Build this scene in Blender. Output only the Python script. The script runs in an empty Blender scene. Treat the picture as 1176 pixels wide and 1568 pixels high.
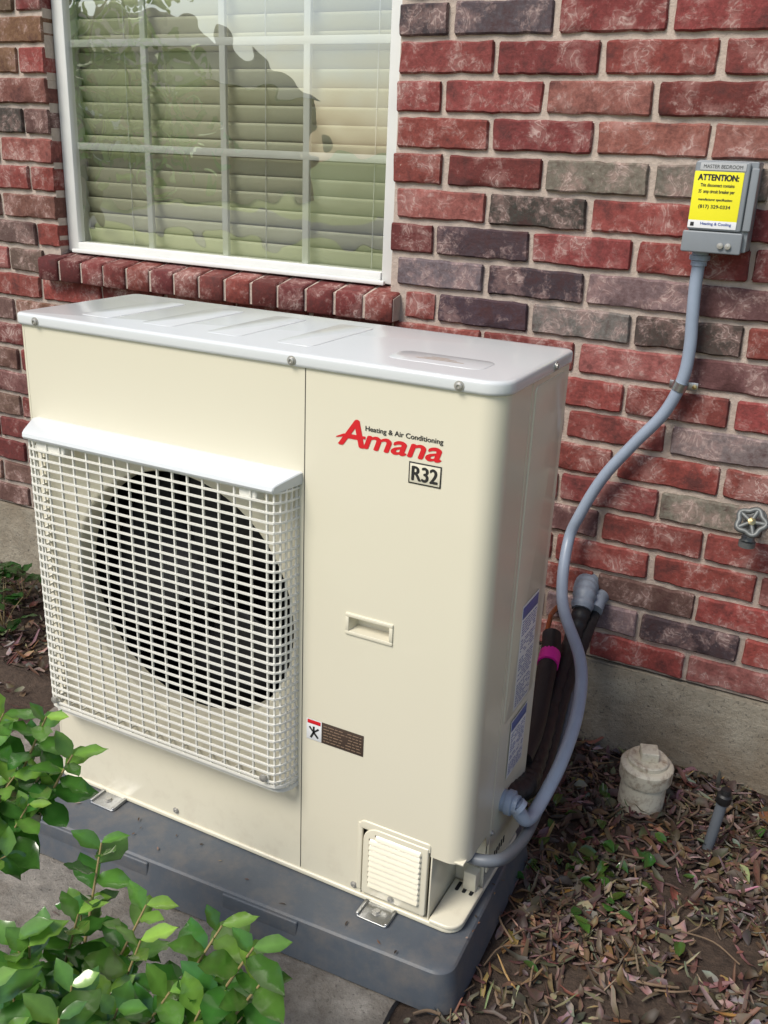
import bpy, bmesh, math, random
from mathutils import Vector, Matrix, noise
random.seed(7)
scn=bpy.context.scene
# ------------------------------------------------------------------ helpers
def empty(name,loc=(0,0,0)):
    o=bpy.data.objects.new(name,None); scn.collection.objects.link(o); o.empty_display_size=.1; return o
def mobj(name,v,f,mat,parent=None,smooth=35,cols=None):
    m=bpy.data.meshes.new(name); m.from_pydata([tuple(p) for p in v],[],f); m.update()
    if smooth!=-1:
        bm=bmesh.new(); bm.from_mesh(m); bmesh.ops.recalc_face_normals(bm,faces=bm.faces); bm.to_mesh(m); bm.free()
    if cols is not None:
        a=m.color_attributes.new("Col",'FLOAT_COLOR','POINT')
        flat=[]
        for c in cols: flat.extend((c[0],c[1],c[2],1.0))
        a.data.foreach_set("color",flat)
    if smooth:
        m.polygons.foreach_set("use_smooth",[True]*len(m.polygons))
        if smooth>0: m.set_sharp_from_angle(angle=math.radians(smooth))
    if mat: m.materials.append(mat)
    o=bpy.data.objects.new(name,m); scn.collection.objects.link(o)
    if parent: o.parent=parent
    return o
def rr(x0,x1,y0,y1,r,n=6):
    rs=r if isinstance(r,(list,tuple)) else [r]*4
    pts=[]
    for (cx,cy,a0,q) in ((x1,y0,-90,rs[0]),(x1,y1,0,rs[1]),(x0,y1,90,rs[2]),(x0,y0,180,rs[3])):
        sx=-1 if cx==x1 else 1; sy=1 if cy==y0 else -1
        ox=cx+sx*q; oy=cy+sy*q
        for i in range(n+1):
            a=math.radians(a0+90*i/n); pts.append((ox+q*math.cos(a),oy+q*math.sin(a)))
    return pts
def prism(name,x0,x1,y0,y1,z0,z1,r,mat,parent=None,bev=.002,ax='z',nb=3,smooth=35,xf=None):
    rs=r if isinstance(r,(list,tuple)) else [r]*4
    v=[];rings=[]
    levels=[(z0+bev*(1-math.cos(t)) , bev*(1-math.sin(t))) for t in [math.pi/2*i/nb for i in range(nb+1)]]
    top=[(z1-bev*(1-math.cos(t)) , bev*(1-math.sin(t))) for t in [math.pi/2*i/nb for i in range(nb,-1,-1)]]
    for z,ins in levels+top:
        p=rr(x0+ins,x1-ins,y0+ins,y1-ins,[max(q-ins,.0003) for q in rs])
        rings.append((len(v),len(p)))
        for a,b in p:
            if ax=='z': v.append((a,b,z))
            elif ax=='y': v.append((a,z,b))
            else: v.append((z,a,b))
    f=[]
    for (s0,n),(s1,_) in zip(rings,rings[1:]):
        for i in range(n): f.append((s0+i,s0+(i+1)%n,s1+(i+1)%n,s1+i))
    s,n=rings[0]; f.append(tuple(range(s,s+n))[::-1]); s,n=rings[-1]; f.append(tuple(range(s,s+n)))
    if xf: v=[xf@Vector(p) for p in v]
    return mobj(name,v,f,mat,parent,smooth)
def box(name,x0,x1,y0,y1,z0,z1,mat,parent=None,bev=.0015,xf=None):
    return prism(name,x0,x1,y0,y1,z0,z1,bev,mat,parent,bev,nb=2,xf=xf)
def cr(pts,n=8):
    P=[Vector(p) for p in pts]; P=[2*P[0]-P[1]]+P+[2*P[-1]-P[-2]]; out=[]
    for i in range(1,len(P)-2):
        for k in range(n):
            t=k/n; a,b,c,d=P[i-1],P[i],P[i+1],P[i+2]
            out.append(.5*((2*b)+(-a+c)*t+(2*a-5*b+4*c-d)*t*t+(-a+3*b-3*c+d)*t**3))
    out.append(P[-2]); return out
def sweep(path,r,seg=14,sq=None,cap=True):
    v=[];f=[];N=len(path); up=None
    for i,p in enumerate(path):
        t=(path[min(i+1,N-1)]-path[max(i-1,0)]).normalized()
        if up is None:
            up=Vector((0,0,1)) if abs(t.z)<.9 else Vector((1,0,0))
        s=t.cross(up).normalized(); up=s.cross(t).normalized()
        rad=r(i/(N-1)) if callable(r) else r
        if sq:
            for a,b in ((-1,-1),(1,-1),(1,1),(-1,1)): v.append(p+s*a*sq[0]/2+up*b*sq[1]/2)
        else:
            for k in range(seg):
                a=2*math.pi*k/seg; v.append(p+s*math.cos(a)*rad+up*math.sin(a)*rad)
    m=4 if sq else seg
    for i in range(N-1):
        for k in range(m): f.append((i*m+k,i*m+(k+1)%m,(i+1)*m+(k+1)%m,(i+1)*m+k))
    if cap: f.append(tuple(range(m))[::-1]); f.append(tuple(range((N-1)*m,N*m)))
    return v,f
def tube(name,pts,r,mat,parent=None,n=8,seg=14,spl=True):
    path=cr(pts,n) if spl else [Vector(p) for p in pts]
    v,f=sweep(path,r,seg); return mobj(name,v,f,mat,parent,50)
def add(V,F,v,f):
    o=len(V); V.extend(v); F.extend([tuple(i+o for i in q) for q in f])
def lathe(name,prof,origin,axis,mat,parent=None,seg=32,smooth=35):
    ax=Vector(axis).normalized(); s=ax.orthogonal().normalized(); t=ax.cross(s); o=Vector(origin)
    v=[];f=[]
    for r,h in prof:
        for k in range(seg):
            a=2*math.pi*k/seg; v.append(o+ax*h+(s*math.cos(a)+t*math.sin(a))*r)
    for i in range(len(prof)-1):
        for k in range(seg): f.append((i*seg+k,i*seg+(k+1)%seg,(i+1)*seg+(k+1)%seg,(i+1)*seg+k))
    f.append(tuple(range(seg))[::-1]); f.append(tuple(range((len(prof)-1)*seg,len(prof)*seg)))
    return mobj(name,v,f,mat,parent,smooth)
# ------------------------------------------------------------------ materials
class NT:
    def __init__(s,name):
        s.m=bpy.data.materials.new(name); s.m.use_nodes=True; s.t=s.m.node_tree; s.b=s.t.nodes['Principled BSDF']; s.o=s.t.nodes['Material Output']
        s._tc=None
    def n(s,ty,**k):
        q=s.t.nodes.new(ty)
        for a,b in k.items():
            if a in q.inputs.keys(): q.inputs[a].default_value=b
            else: setattr(q,a,b)
        return q
    def l(s,a,b): s.t.links.new(a,b)
    def tc(s):
        if not s._tc: s._tc=s.n('ShaderNodeTexCoord')
        return s._tc.outputs['Object']
    def noise(s,scale,detail=4,rough=.55,vec=None,dist=0):
        q=s.n('ShaderNodeTexNoise'); q.inputs['Scale'].default_value=scale; q.inputs['Detail'].default_value=detail; q.inputs['Roughness'].default_value=rough; q.inputs['Distortion'].default_value=dist
        s.l(vec or s.tc(),q.inputs['Vector']); return q.outputs['Fac']
    def ramp(s,fac,stops):
        q=s.n('ShaderNodeValToRGB'); e=q.color_ramp.elements
        while len(e)<len(stops): e.new(.5)
        for i,(p,c) in enumerate(stops):
            e[i].position=p; e[i].color=(c[0],c[1],c[2],1) if isinstance(c,(tuple,list)) else (c,c,c,1)
        s.l(fac,q.inputs[0]); return q.outputs[0]
    def mul(s,a,b):
        q=s.n('ShaderNodeMath',operation='MULTIPLY'); s.l(a,q.inputs[0])
        if isinstance(b,(int,float)): q.inputs[1].default_value=b
        else: s.l(b,q.inputs[1])
        return q.outputs[0]
    def mix(s,fac,a,b,mode='MIX'):
        q=s.n('ShaderNodeMix',data_type='RGBA',blend_type=mode)
        for x,i in ((fac,0),(a,6),(b,7)):
            if isinstance(x,(int,float)): q.inputs[i].default_value=x
            elif isinstance(x,(tuple,list)): q.inputs[i].default_value=(x[0],x[1],x[2],1)
            else: s.l(x,q.inputs[i])
        return q.outputs[2]
    def bump(s,h,strength=.3,dist=.002,prev=None):
        q=s.n('ShaderNodeBump'); q.inputs['Strength'].default_value=strength; q.inputs['Distance'].default_value=dist
        s.l(h,q.inputs['Height'])
        if prev: s.l(prev,q.inputs['Normal'])
        return q.outputs[0]
    def col(s,c):
        if isinstance(c,(tuple,list)): s.b.inputs['Base Color'].default_value=(c[0],c[1],c[2],1)
        else: s.l(c,s.b.inputs['Base Color'])
    def set(s,**k):
        for a,b in k.items():
            i=s.b.inputs[a.replace('_',' ')]
            if isinstance(b,(int,float)): i.default_value=b
            else: s.l(b,i)
def simple(name,c,rough=.5,var=.12,sc=30,bump=0,**k):
    m=NT(name); nz=m.noise(sc,3)
    m.col(m.mix(nz,tuple(x*(1-var) for x in c),tuple(min(1,x*(1+var)) for x in c)))
    m.set(Roughness=rough,**k)
    if bump: m.l(m.bump(m.noise(sc*4,2),bump,.001),m.b.inputs['Normal'])
    return m.m
def paint(name,c,dirt=True,rough=.3):
    m=NT(name); base=m.mix(m.noise(3,2),tuple(x*.965 for x in c),c)
    if dirt:
        sep=m.n('ShaderNodeSeparateXYZ'); m.l(m.tc(),sep.inputs[0])
        g=m.ramp(sep.outputs['Z'],[(0.0,1.),(.16,0.)])
        d=m.ramp(m.noise(24,5,.65),[(.50,0.),(.78,1.)])
        base=m.mix(m.mul(m.mul(g,d),.35),base,(.38,.31,.23))
    m.col(base); m.set(Roughness=rough,Coat_Weight=.35,Coat_Roughness=.10)
    m.l(m.bump(m.noise(2.2,2),.12,.01),m.b.inputs['Normal'])
    return m.m
M_cream=paint('cream_paint',(.70,.66,.525))
M_lid=paint('lid_paint',(.64,.665,.675),False,.18)
M_grille=simple('grille_plastic',(.72,.71,.65),.4,.04)
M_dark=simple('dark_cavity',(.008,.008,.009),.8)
M_fan=simple('fan_plastic',(.010,.0105,.012),.7)
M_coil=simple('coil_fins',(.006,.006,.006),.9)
M_seam=simple('seam_shadow',(.22,.21,.18),.7)
M_steel=simple('galvanised_steel',(.45,.46,.47),.35,.25,60,Metallic=1.0)
M_screw=simple('screw_steel',(.42,.41,.38),.35,.2,90,Metallic=.5)
M_red=simple('logo_red',(.60,.012,.02),.35,.03)
M_black=simple('print_black',(.02,.02,.02),.45,.03)
M_white=simple('label_white',(.72,.73,.74),.4,.03)
M_yel=simple('label_yellow',(.80,.74,.015),.4,.03)
M_navy=simple('label_navy',(.07,.11,.34),.4,.03)
M_brown=simple('label_brown',(.06,.04,.03),.45,.1)
M_tan=simple('label_tan',(.32,.22,.15),.45,.1)
M_box=simple('box_enamel',(.20,.22,.24),.4,.1,20)
M_cond=simple('conduit_pvc',(.27,.325,.41),.36,.12,25)
M_cond2=simple('conduit_dark',(.12,.135,.155),.45,.15,25)
M_foam=simple('black_foam',(.012,.012,.013),.5,.3,60,.4)
M_tape=simple('grey_tape',(.20,.23,.28),.5,.3,40,.4)
M_mag=simple('magenta_tape',(.75,.02,.35),.4,.05)
M_cop=simple('copper',(.6,.25,.12),.4,.3,40,Metallic=1.0)
M_brass=simple('brass',(.5,.4,.2),.35,.3,40,Metallic=1.0)
M_bronze=simple('faucet_metal',(.14,.15,.15),.5,.5,60,.3,Metallic=.4)
M_vinyl=simple('window_vinyl',(.70,.71,.69),.4,.06,12)
M_int=simple('interior_wall',(.25,.24,.2),.9)
M_blind=simple('blind_slat',(.66,.66,.50),.6,.05,6)
m=NT('pad_plastic'); d=m.ramp(m.noise(14,6,.7),[(.45,0.),(.8,.6)])
m.col(m.mix(d,m.mix(m.noise(50,3),(.066,.078,.096),(.082,.096,.115)),(.19,.16,.13))); m.set(Roughness=.5); m.l(m.bump(m.noise(300,2),.25,.001),m.b.inputs['Normal']); M_pad=m.m
m=NT('pvc_cap'); d=m.ramp(m.noise(45,6,.7),[(.48,0.),(.70,1.)])
m.col(m.mix(d,(.66,.61,.48),(.30,.22,.15))); m.set(Roughness=.5); M_pvc=m.m
m=NT('window_glass'); t=m.t; t.nodes.remove(m.b)
gl=m.n('ShaderNodeBsdfGlossy'); gl.inputs['Roughness'].default_value=.01; gl.inputs['Color'].default_value=(1,1,.97,1)
m.l(m.bump(m.noise(4,2),.3,.010),gl.inputs['Normal'])
tr=m.n('ShaderNodeBsdfTransparent'); tr.inputs['Color'].default_value=(.93,.95,.90,1)
lw=m.n('ShaderNodeLayerWeight'); lw.inputs['Blend'].default_value=.5
mp=m.n('ShaderNodeMapRange'); m.l(lw.outputs['Facing'],mp.inputs[0]); mp.inputs[3].default_value=.24; mp.inputs[4].default_value=.85
mx=m.n('ShaderNodeMixShader'); m.l(mp.outputs[0],mx.inputs[0]); m.l(tr.outputs[0],mx.inputs[1]); m.l(gl.outputs[0],mx.inputs[2]); m.l(mx.outputs[0],m.o.inputs['Surface']); M_glass=m.m
# brick
m=NT('antique_brick'); at=m.n('ShaderNodeVertexColor',layer_name='Col')
base=at.outputs[0]
worm=m.noise(24,2,.55,dist=2.2); w=m.ramp(worm,[(.49,0.),(.53,1.),(.555,1.),(.60,0.)])
big=m.noise(12,5,.72); pale=m.ramp(big,[(.48,0.),(.66,1.)])
fine=m.noise(85,4,.75)
c1=m.mix(m.ramp(fine,[(.32,0.),(.62,1.)]),m.mix(.45,base,(.05,.015,.012)),base)
c2=m.mix(m.mul(pale,.40),c1,(.48,.30,.27))
c3=m.mix(m.mul(m.mul(w,pale),.55),c2,(.60,.47,.43))
dk=m.ramp(big,[(.32,.75),(.45,0.)])
c4=m.mix(dk,c3,(.065,.026,.025))
sp=m.ramp(fine,[(.68,0.),(.74,.7)])
m.col(m.mix(sp,c4,(.52,.41,.36)))
m.set(Roughness=.85)
m.b.inputs['Specular IOR Level'].default_value=.3
b1=m.bump(worm,.45,.004); b2=m.bump(fine,.6,.0025,b1); m.l(b2,m.b.inputs['Normal']); M_brick=m.m
m=NT('mortar'); nz=m.noise(70,5,.75); m.col(m.mix(nz,(.36,.285,.24),(.60,.51,.44))); m.set(Roughness=.95)
m.l(m.bump(nz,.9,.005),m.b.inputs['Normal']); M_mortar=m.m
def concrete(name,a,b,stain,ss=3.2):
    m=NT(name); nz=m.noise(16,8,.78); c=m.mix(m.ramp(nz,[(.3,0.),(.7,1.)]),a,b); s=m.ramp(m.noise(ss,6,.7),[(.42,0.),(.66,.85)])
    c=m.mix(s,c,stain); sp=m.ramp(m.noise(130,3,.6),[(.60,0.),(.68,.7)]); c=m.mix(sp,c,(.08,.07,.06))
    m.col(c); m.set(Roughness=.92); m.l(m.bump(nz,.8,.015),m.b.inputs['Normal']); return m.m
M_found=concrete('foundation_concrete',(.24,.21,.16),(.40,.36,.285),(.22,.17,.115))
M_slab=concrete('slab_concrete',(.14,.13,.115),(.35,.32,.28),(.11,.09,.07),7.)
m=NT('soil'); nz=m.noise(40,7,.78); m.col(m.mix(m.ramp(nz,[(.3,0.),(.7,1.)]),(.030,.020,.014),(.115,.078,.056))); m.set(Roughness=.95)
m.l(m.bump(nz,1.0,.014),m.b.inputs['Normal']); M_soil=m.m
m=NT('grass'); m.col(m.mix(m.noise(2.5,6,.7),(.12,.17,.04),(.28,.31,.10))); m.set(Roughness=.9); M_grass=m.m
m=NT('litter'); at=m.n('ShaderNodeVertexColor',layer_name='Col'); m.col(m.mix(m.noise(120,3,.7),m.mix(.5,at.outputs[0],(.02,.012,.008)),at.outputs[0])); m.set(Roughness=.6); M_litter=m.m
def leafmat(name,rough=.2,trans=.28,coat=.6):
    m=NT(name); at=m.n('ShaderNodeVertexColor',layer_name='Col'); c=m.mix(m.noise(60,2,.6),m.mix(.35,at.outputs[0],(.01,.04,.005)),at.outputs[0])
    m.col(c); m.set(Roughness=rough,Coat_Weight=coat,Coat_Roughness=.06)
    if trans:
        tb=m.n('ShaderNodeBsdfTranslucent'); g=m.mix(1.0,c,(1.6,1.9,.6),'MULTIPLY'); m.l(g,tb.inputs['Color'])
        mx=m.n('ShaderNodeMixShader'); mx.inputs[0].default_value=trans
        m.l(m.b.outputs[0],mx.inputs[1]); m.l(tb.outputs[0],mx.inputs[2]); m.l(mx.outputs[0],m.o.inputs['Surface'])
    return m.m
M_leaf=leafmat('glossy_leaf'); M_tleaf=leafmat('tree_leaf',.6,0,0)
M_bark=simple('bark',(.16,.11,.07),.9,.35,18,.6)
M_stem=simple('green_stem',(.26,.20,.09),.6,.35,30,.2)
M_roof=simple('roof_shingle',(.10,.09,.085),.9,.35,25,.4)
M_soffit=simple('soffit_paint',(.6,.57,.5),.7,.05,5)
# ------------------------------------------------------------------ brick house
house=empty('brick_house')
WY=.93; CH=.0797; ZB=.1023; J=.0135; BL=.243
OX0,OX1,OZ0,OZ1=-.838,.278,.984,2.11
SX0,SX1,SZ0=-.895,.312,.893
dark=[(.70,1.18),(.52,1.10),(.93,.935),(1.2,.22),(.30,1.57),(.80,1.02),(-1.1,.62),(-1.05,1.3),(-1.1,.46),(.56,1.02),(.42,.94)]
grey=[(.76,1.26),(1.08,.70),(1.05,.54),(.40,1.02),(.66,.94),(.93,1.02),(1.33,.86),(-.97,1.1),(.95,.22),(1.0,1.26)]
def bcolor(x,z):
    r=random.random()
    g=random.uniform(.78,1.2)
    j=lambda c,a=.07:tuple(max(.005,q*g*(1+random.uniform(-a,a))) for q in c)
    if r<.52: return j((.235,.055,.048))
    if r<.80: return j((.17,.040,.038))
    if r<.94: return j((.28,.098,.084))
    if r<.98: return j((.13,.066,.060))
    return j((.09,.075,.077))
BV=[];BF=[];BC=[]
def brick(x0,x1,z0,z1,yf,depth,c,nx=None,nz=5):
    w=x1-x0
    if w<.012: return
    nx=nx or max(2,int(w/.016)); sd=random.uniform(0,99)
    tz=random.uniform(-.001,.001); tx=random.uniform(-.0015,.0015)
    o=len(BV)
    for j in range(nz+1):
        for i in range(nx+1):
            u=i/nx; t=j/nz
            uu=(0,.014)[i] if i<2 else ((1-.014,1)[i-nx+1] if i>nx-2 else (i-1)/(nx-2))
            tt=(0,.06)[j] if j<2 else ((.94,1)[j-nz+1] if j>nz-2 else (j-1)/(nz-2))
            if nx<5: uu=u
            x=x0+w*uu; z=z0+(z1-z0)*tt
            ex=i in(0,nx); ez=j in(0,nz)
            nv=noise.noise(Vector((x*32+sd,z*32,sd)))
            nw=noise.noise(Vector((x*24,z*24+sd,7+sd)))
            n3=noise.noise(Vector((x*80+sd,z*80,sd)))
            y=yf+nv*.0028+tz*(2*t-1)+tx*(2*u-1)
            if ex or i in(1,nx-1): x+=nw*.0032
            if ez or j in(1,nz-1): z+=nv*.0028+n3*.0016
            if ex or ez: y+=.0035+abs(n3)*.003
            if ex and ez: y+=.003; x+=.003*(1 if i==0 else -1); z+=.003*(1 if j==0 else -1)
            BV.append((x,y,z)); BC.append(c)
    W=nx+1
    for j in range(nz):
        for i in range(nx): a=o+j*W+i; BF.append((a,a+1,a+W+1,a+W))
    loop=[o+i for i in range(nx+1)]+[o+j*W+nx for j in range(1,nz+1)]+[o+nz*W+i for i in range(nx-1,-1,-1)]+[o+j*W for j in range(nz-1,0,-1)]
    b=len(BV)
    for k in loop: x,y,z=BV[k]; BV.append((x,yf+depth,z)); BC.append(c)
    n=len(loop)
    for k in range(n): BF.append((loop[k],b+k,b+(k+1)%n,loop[(k+1)%n]))
rows=32
for r in range(rows):
    z0=ZB+r*CH+J/2; z1=z0+CH-J
    zc=(z0+z1)/2
    x=-3.483+(0 if r%2==0 else BL/2)+random.uniform(-.012,.012)+J/2
    while x<3.6:
        L=BL-J; x0=x; x1=x+L+random.uniform(-.004,.004); xc=(x0+x1)/2
        c=bcolor(xc,zc)
        for lst,cc in ((dark,(.058,.048,.051)),(grey,(.18,.145,.142))):
            for dx,dz in lst:
                if abs(dx-xc)<BL*.5 and abs(dz-zc)<CH*.5: c=tuple(q*random.uniform(.85,1.15) for q in cc)
        if xc<-.85 and random.random()<.5: c=tuple(q*random.uniform(.8,1.2) for q in (.16,.090,.067))
        segs=[(x0,x1)]
        a=b=None
        if z1>OZ0 and z0<OZ1: a,b=OX0,OX1
        elif z1>SZ0 and z0<OZ0: a,b=SX0-J,SX1+J
        if a is not None:
            segs=[]
            if x0<a: segs.append((x0,min(x1,a)))
            if x1>b: segs.append((max(x0,b),x1))
        dz=random.uniform(-.0012,.0012)
        for s0,s1 in segs:
            brick(s0,s1,z0+dz,z1+dz,WY+random.uniform(-.0018,.0018),.085,c)
        if z0<SZ0<z1 :
            xx0,xx1=max(x0,SX0-J),min(x1,SX1+J)
            if xx1-xx0>.02 and SZ0-J-z0>.012: brick(xx0,xx1,z0,SZ0-J,WY,.085,c,nz=3)
        x+=BL
mobj('wall_bricks',BV,BF,M_brick,house,40,BC)
BV=[];BF=[];BC=[]
n=14; w=(SX1-SX0)/n
for i in range(n):
    c=bcolor(0,0); c=tuple(q*.75 for q in (c if c[0]>.14 else (.22,.06,.05)))
    x0=SX0+i*w+.005; x1=SX0+(i+1)*w-.005; o=len(BV)
    sy=WY-.038+random.uniform(-.002,.002)
    b=.004
    prof=[(sy+b,SZ0),(sy,SZ0+b),(sy,.956-b),(sy+b,.957),(1.0,.9745),(1.0,SZ0)]
    for xx,ins in ((x0,b*.8),(x0+b,0),(x1-b,0),(x1,b*.8)):
        for (y,z) in prof: BV.append((xx,y+(ins if y<.95 else 0),z-(ins if z>.9 and z>SZ0+.01 else 0))); BC.append(c)
    P=len(prof)
    for k in range(3):
        for q in range(P): BF.append((o+k*P+q,o+k*P+(q+1)%P,o+(k+1)*P+(q+1)%P,o+(k+1)*P+q))
    BF.append(tuple(o+q for q in range(P))); BF.append(tuple(o+3*P+q for q in range(P)))
mobj('window_sill_bricks',BV,BF,M_brick,house,40,BC)
v=[(SX0+.003,WY-.03,SZ0+.003),(SX1-.003,WY-.03,SZ0+.003),(SX1-.003,WY-.03,.951),(SX0+.003,WY-.03,.951),(SX1-.003,1.0,.9725),(SX0+.003,1.0,.9725),(SX0+.003,1.0,SZ0+.003),(SX1-.003,1.0,SZ0+.003)]
mobj('sill_mortar',v,[(0,1,2,3),(3,2,4,5),(0,3,5,6),(1,7,4,2),(0,6,7,1),(6,5,4,7)],M_mortar,house,0)
MY=WY+.0095
def msheet(name,x0,x1,z0,z1): box(name,x0,x1,MY,MY+.07,z0,z1,M_mortar,house,.0005)
msheet('mortar_bed_left',-3.6,OX0-.001,ZB,2.65); msheet('mortar_bed_right',OX1+.001,3.6,ZB,2.65)
msheet('mortar_bed_below',OX0-.0005,OX1+.0005,ZB,SZ0); msheet('mortar_bed_above',OX0-.0005,OX1+.0005,OZ1,2.65)
fv=[];ff=[];nx=240;nz=8
for j in range(nz+1):
    for i in range(nx+1):
        x=-3.6+7.2*i/nx; z=-.5+(.5+ZB-.004)*j/nz
        fv.append((x,WY-.004+.004*noise.noise(Vector((x*5,0,z*9)))+.0025*noise.noise(Vector((x*31,0,z*31))),z-(.004+.013*noise.noise(Vector((x*14,3,0))) if j==nz else 0)))
for j in range(nz):
    for i in range(nx): a=j*(nx+1)+i; ff.append((a,a+1,a+nx+2,a+nx+1))
b=len(fv)
fv+=[(-3.6,1.2,ZB-.004),(3.6,1.2,ZB-.004)]; ff.append(tuple(nz*(nx+1)+i for i in range(nx+1))+(b+1,b))
mobj('foundation',fv,ff,M_found,house,50)
box('interior_back',-3.6,3.6,1.9,1.95,-.3,2.65,M_int,house)
box('interior_floor',-3.6,3.6,1.02,1.9,.1,.12,M_int,house)
box('side_wall_left',-3.65,-3.6,WY,5.,-.3,2.65,M_soffit,house); box('side_wall_right',3.6,3.65,WY,5.,-.3,2.65,M_soffit,house)
box('soffit',-4.1,4.1,.45,1.95,2.651,2.67,M_soffit,house)
box('fascia',-4.1,4.1,.42,.448,2.63,2.80,M_soffit,house)
mobj('roof',[(-4.15,.36,2.80),(4.15,.36,2.80),(4.15,5.2,4.6),(-4.15,5.2,4.6),(-4.15,.36,2.83),(4.15,.36,2.83),(4.15,5.2,4.64),(-4.15,5.2,4.64),(-4.15,10,2.8),(4.15,10,2.8)],[(0,1,2,3),(4,5,6,7),(0,1,5,4),(1,2,6,5),(0,3,7,4),(7,6,9,8)],M_roof,house,0)
box('back_wall',-3.6,3.6,9.4,9.5,-.3,2.8,M_soffit,house)
# window
win=empty('sash_window'); win.parent=house
def vb(nm,x0,x1,z0,z1,y0,y1,mat=M_vinyl,b=.0025): return box(nm,x0,x1,y0,y1,z0,z1,mat,win,b)
vb('frame_left',OX0+.001,-.795,.976,OZ1-.001,.972,1.03); vb('frame_right',.235,OX1-.001,.976,OZ1-.001,.972,1.03)
vb('frame_bottom',-.7945,.2345,.976,1.004,.968,1.03); vb('frame_top',-.7945,.2345,2.075,OZ1-.001,.972,1.03)
vb('frame_lip',-.81,.25,.974,.985,.955,.967)
for i,x in enumerate((-.531,-.267,-.007)): vb('muntin_vertical_%d'%i,x-.010,x+.010,1.0045,2.0745,.990,1.002,b=.002)
for i,z in enumerate((1.275,1.545,1.81)): vb('muntin_horizontal_%d'%i,-.794,.234,z-.010,z+.010,.9895,1.0025,b=.002)
mobj('glass',[(-.794,.986,1.0045),(.234,.986,1.0045),(.234,.986,2.0745),(-.794,.986,2.0745)],[(0,1,2,3)],M_glass,win,-1)
SV=[];SF=[]
z=1.0
while z<2.09:
    o=len(SV); k=6; jx=random.uniform(-.0015,.0015)
    for i in range(k+1):
        t=i/k; yy=1.022+.018*t+.003*math.sin(math.pi*t)*-1; zz=z+jx+.046*(1-t)
        for x in (-.80,.262): SV.append((x,yy,zz))
    for i in range(k): SF.append((o+2*i,o+2*i+1,o+2*i+3,o+2*i+2))
    z+=.0435
o=mobj('blinds',SV,SF,M_blind,win,-1); s=o.modifiers.new('s','SOLIDIFY'); s.thickness=.0025
for i,x in enumerate((-.62,-.15,.18)): box('blind_cord_%d'%i,x,x+.002,1.016,1.018,1.0,2.09,M_vinyl,win,.0004)
# ------------------------------------------------------------------ ground
def gz(x,y):
    t=min(1,max(0,(y-.2)/.7)); base=-.088-.055*t
    if x<.9 and y<.35: base-=.02
    return base+.012*noise.noise(Vector((x*4,y*4,0)))+.007*noise.noise(Vector((x*15,y*15,3)))
gv=[];gf=[];NX=260;NY=110
for j in range(NY+1):
    for i in range(NX+1):
        x=-3.6+7.2*i/NX; y=-1.7+2.66*j/NY; z=gz(x,y)
        e=min(1,max(0,(y+1.7)/.15)); z=-.16*(1-e)+z*e
        gv.append((x,y,z))
for j in range(NY):
    for i in range(NX): a=j*(NX+1)+i; gf.append((a,a+1,a+NX+2,a+NX+1))
mobj('mulch_bed',gv,gf,M_soil,None,-1)
mobj('lawn_ground',[(-300,-300,-.15),(300,-300,-.15),(300,300,-.15),(-300,300,-.15)],[(0,1,2,3)],M_grass,None,0)
prism('street_road',-60,60,-16,-10,-.2,-.142,.1,simple('asphalt',(.10,.10,.10),.9,.2,3),None,.002)
prism('front_walkway',-9,8,-3.4,-2.1,-.2,-.125,.02,simple('walk_concrete',(.50,.45,.37),.9,.12,6),None,.004)
sv=[];sf=[];n1,n2=110,50
for j in range(n2+1):
    for i in range(n1+1):
        x=-.32+1.20*i/n1; y=-.44+.9*j/n2; e=(i in(0,n1)) or (j in(0,n2))
        sv.append((x+.02*noise.noise(Vector((y*9,i*.02,0))),y+.02*noise.noise(Vector((x*9,j*.02,5))),-.0855+.005*noise.noise(Vector((x*9,y*9,1)))+.003*noise.noise(Vector((x*40,y*40,1)))-(.07 if e else 0)))
for j in range(n2):
    for i in range(n1): a=j*(n1+1)+i; sf.append((a,a+1,a+n1+2,a+n1+1))
mobj('concrete_slab',sv,sf,M_slab,None,40)
# leaf litter: one mesh
LV=[];LF=[];LC=[]
def chip(x,y,z,L,W,c,kind,flat=1.,jit=.18):
    a=random.uniform(0,6.283); ca,sa=math.cos(a),math.sin(a)
    tx=random.uniform(-.5,.5)*flat; ty=random.uniform(-.6,.6)*flat; cup=random.uniform(-.4,.8)*W; bend=random.uniform(-.8,1.1)*flat
    o=len(LV); side=random.uniform(-.5,.5)
    if kind: prof=[(-.5,0.05),(-.25,.8),(.05,1.),(.3,.65),(.5,0.04)]
    else: prof=[(-.5,.5),(-.1,1.),(.2,.8),(.5,.35)]
    for u,wv in prof:
        for s in (-1,0,1):
            lx=u*L*(1+random.uniform(-jit,jit)); ly=s*W*.5*wv*(1+random.uniform(-jit,jit)*1.6)+side*W*u*u*2; lz=abs(s)*cup*wv+(u*u)*L*bend+lx*tx+ly*ty
            LV.append((x+lx*ca-ly*sa,y+lx*sa+ly*ca,z+lz)); LC.append(tuple(q*random.uniform(.8,1.15) for q in c))
    for i in range(len(prof)-1):
        for s in (0,1): b=o+i*3+s; LF.append((b,b+1,b+4,b+3))
pal=[(.115,.075,.052),(.17,.115,.082),(.085,.054,.038),(.24,.175,.13),(.06,.038,.028),(.14,.085,.056),(.33,.26,.20),(.045,.031,.024),(.10,.064,.046),(.17,.085,.050)]
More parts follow.
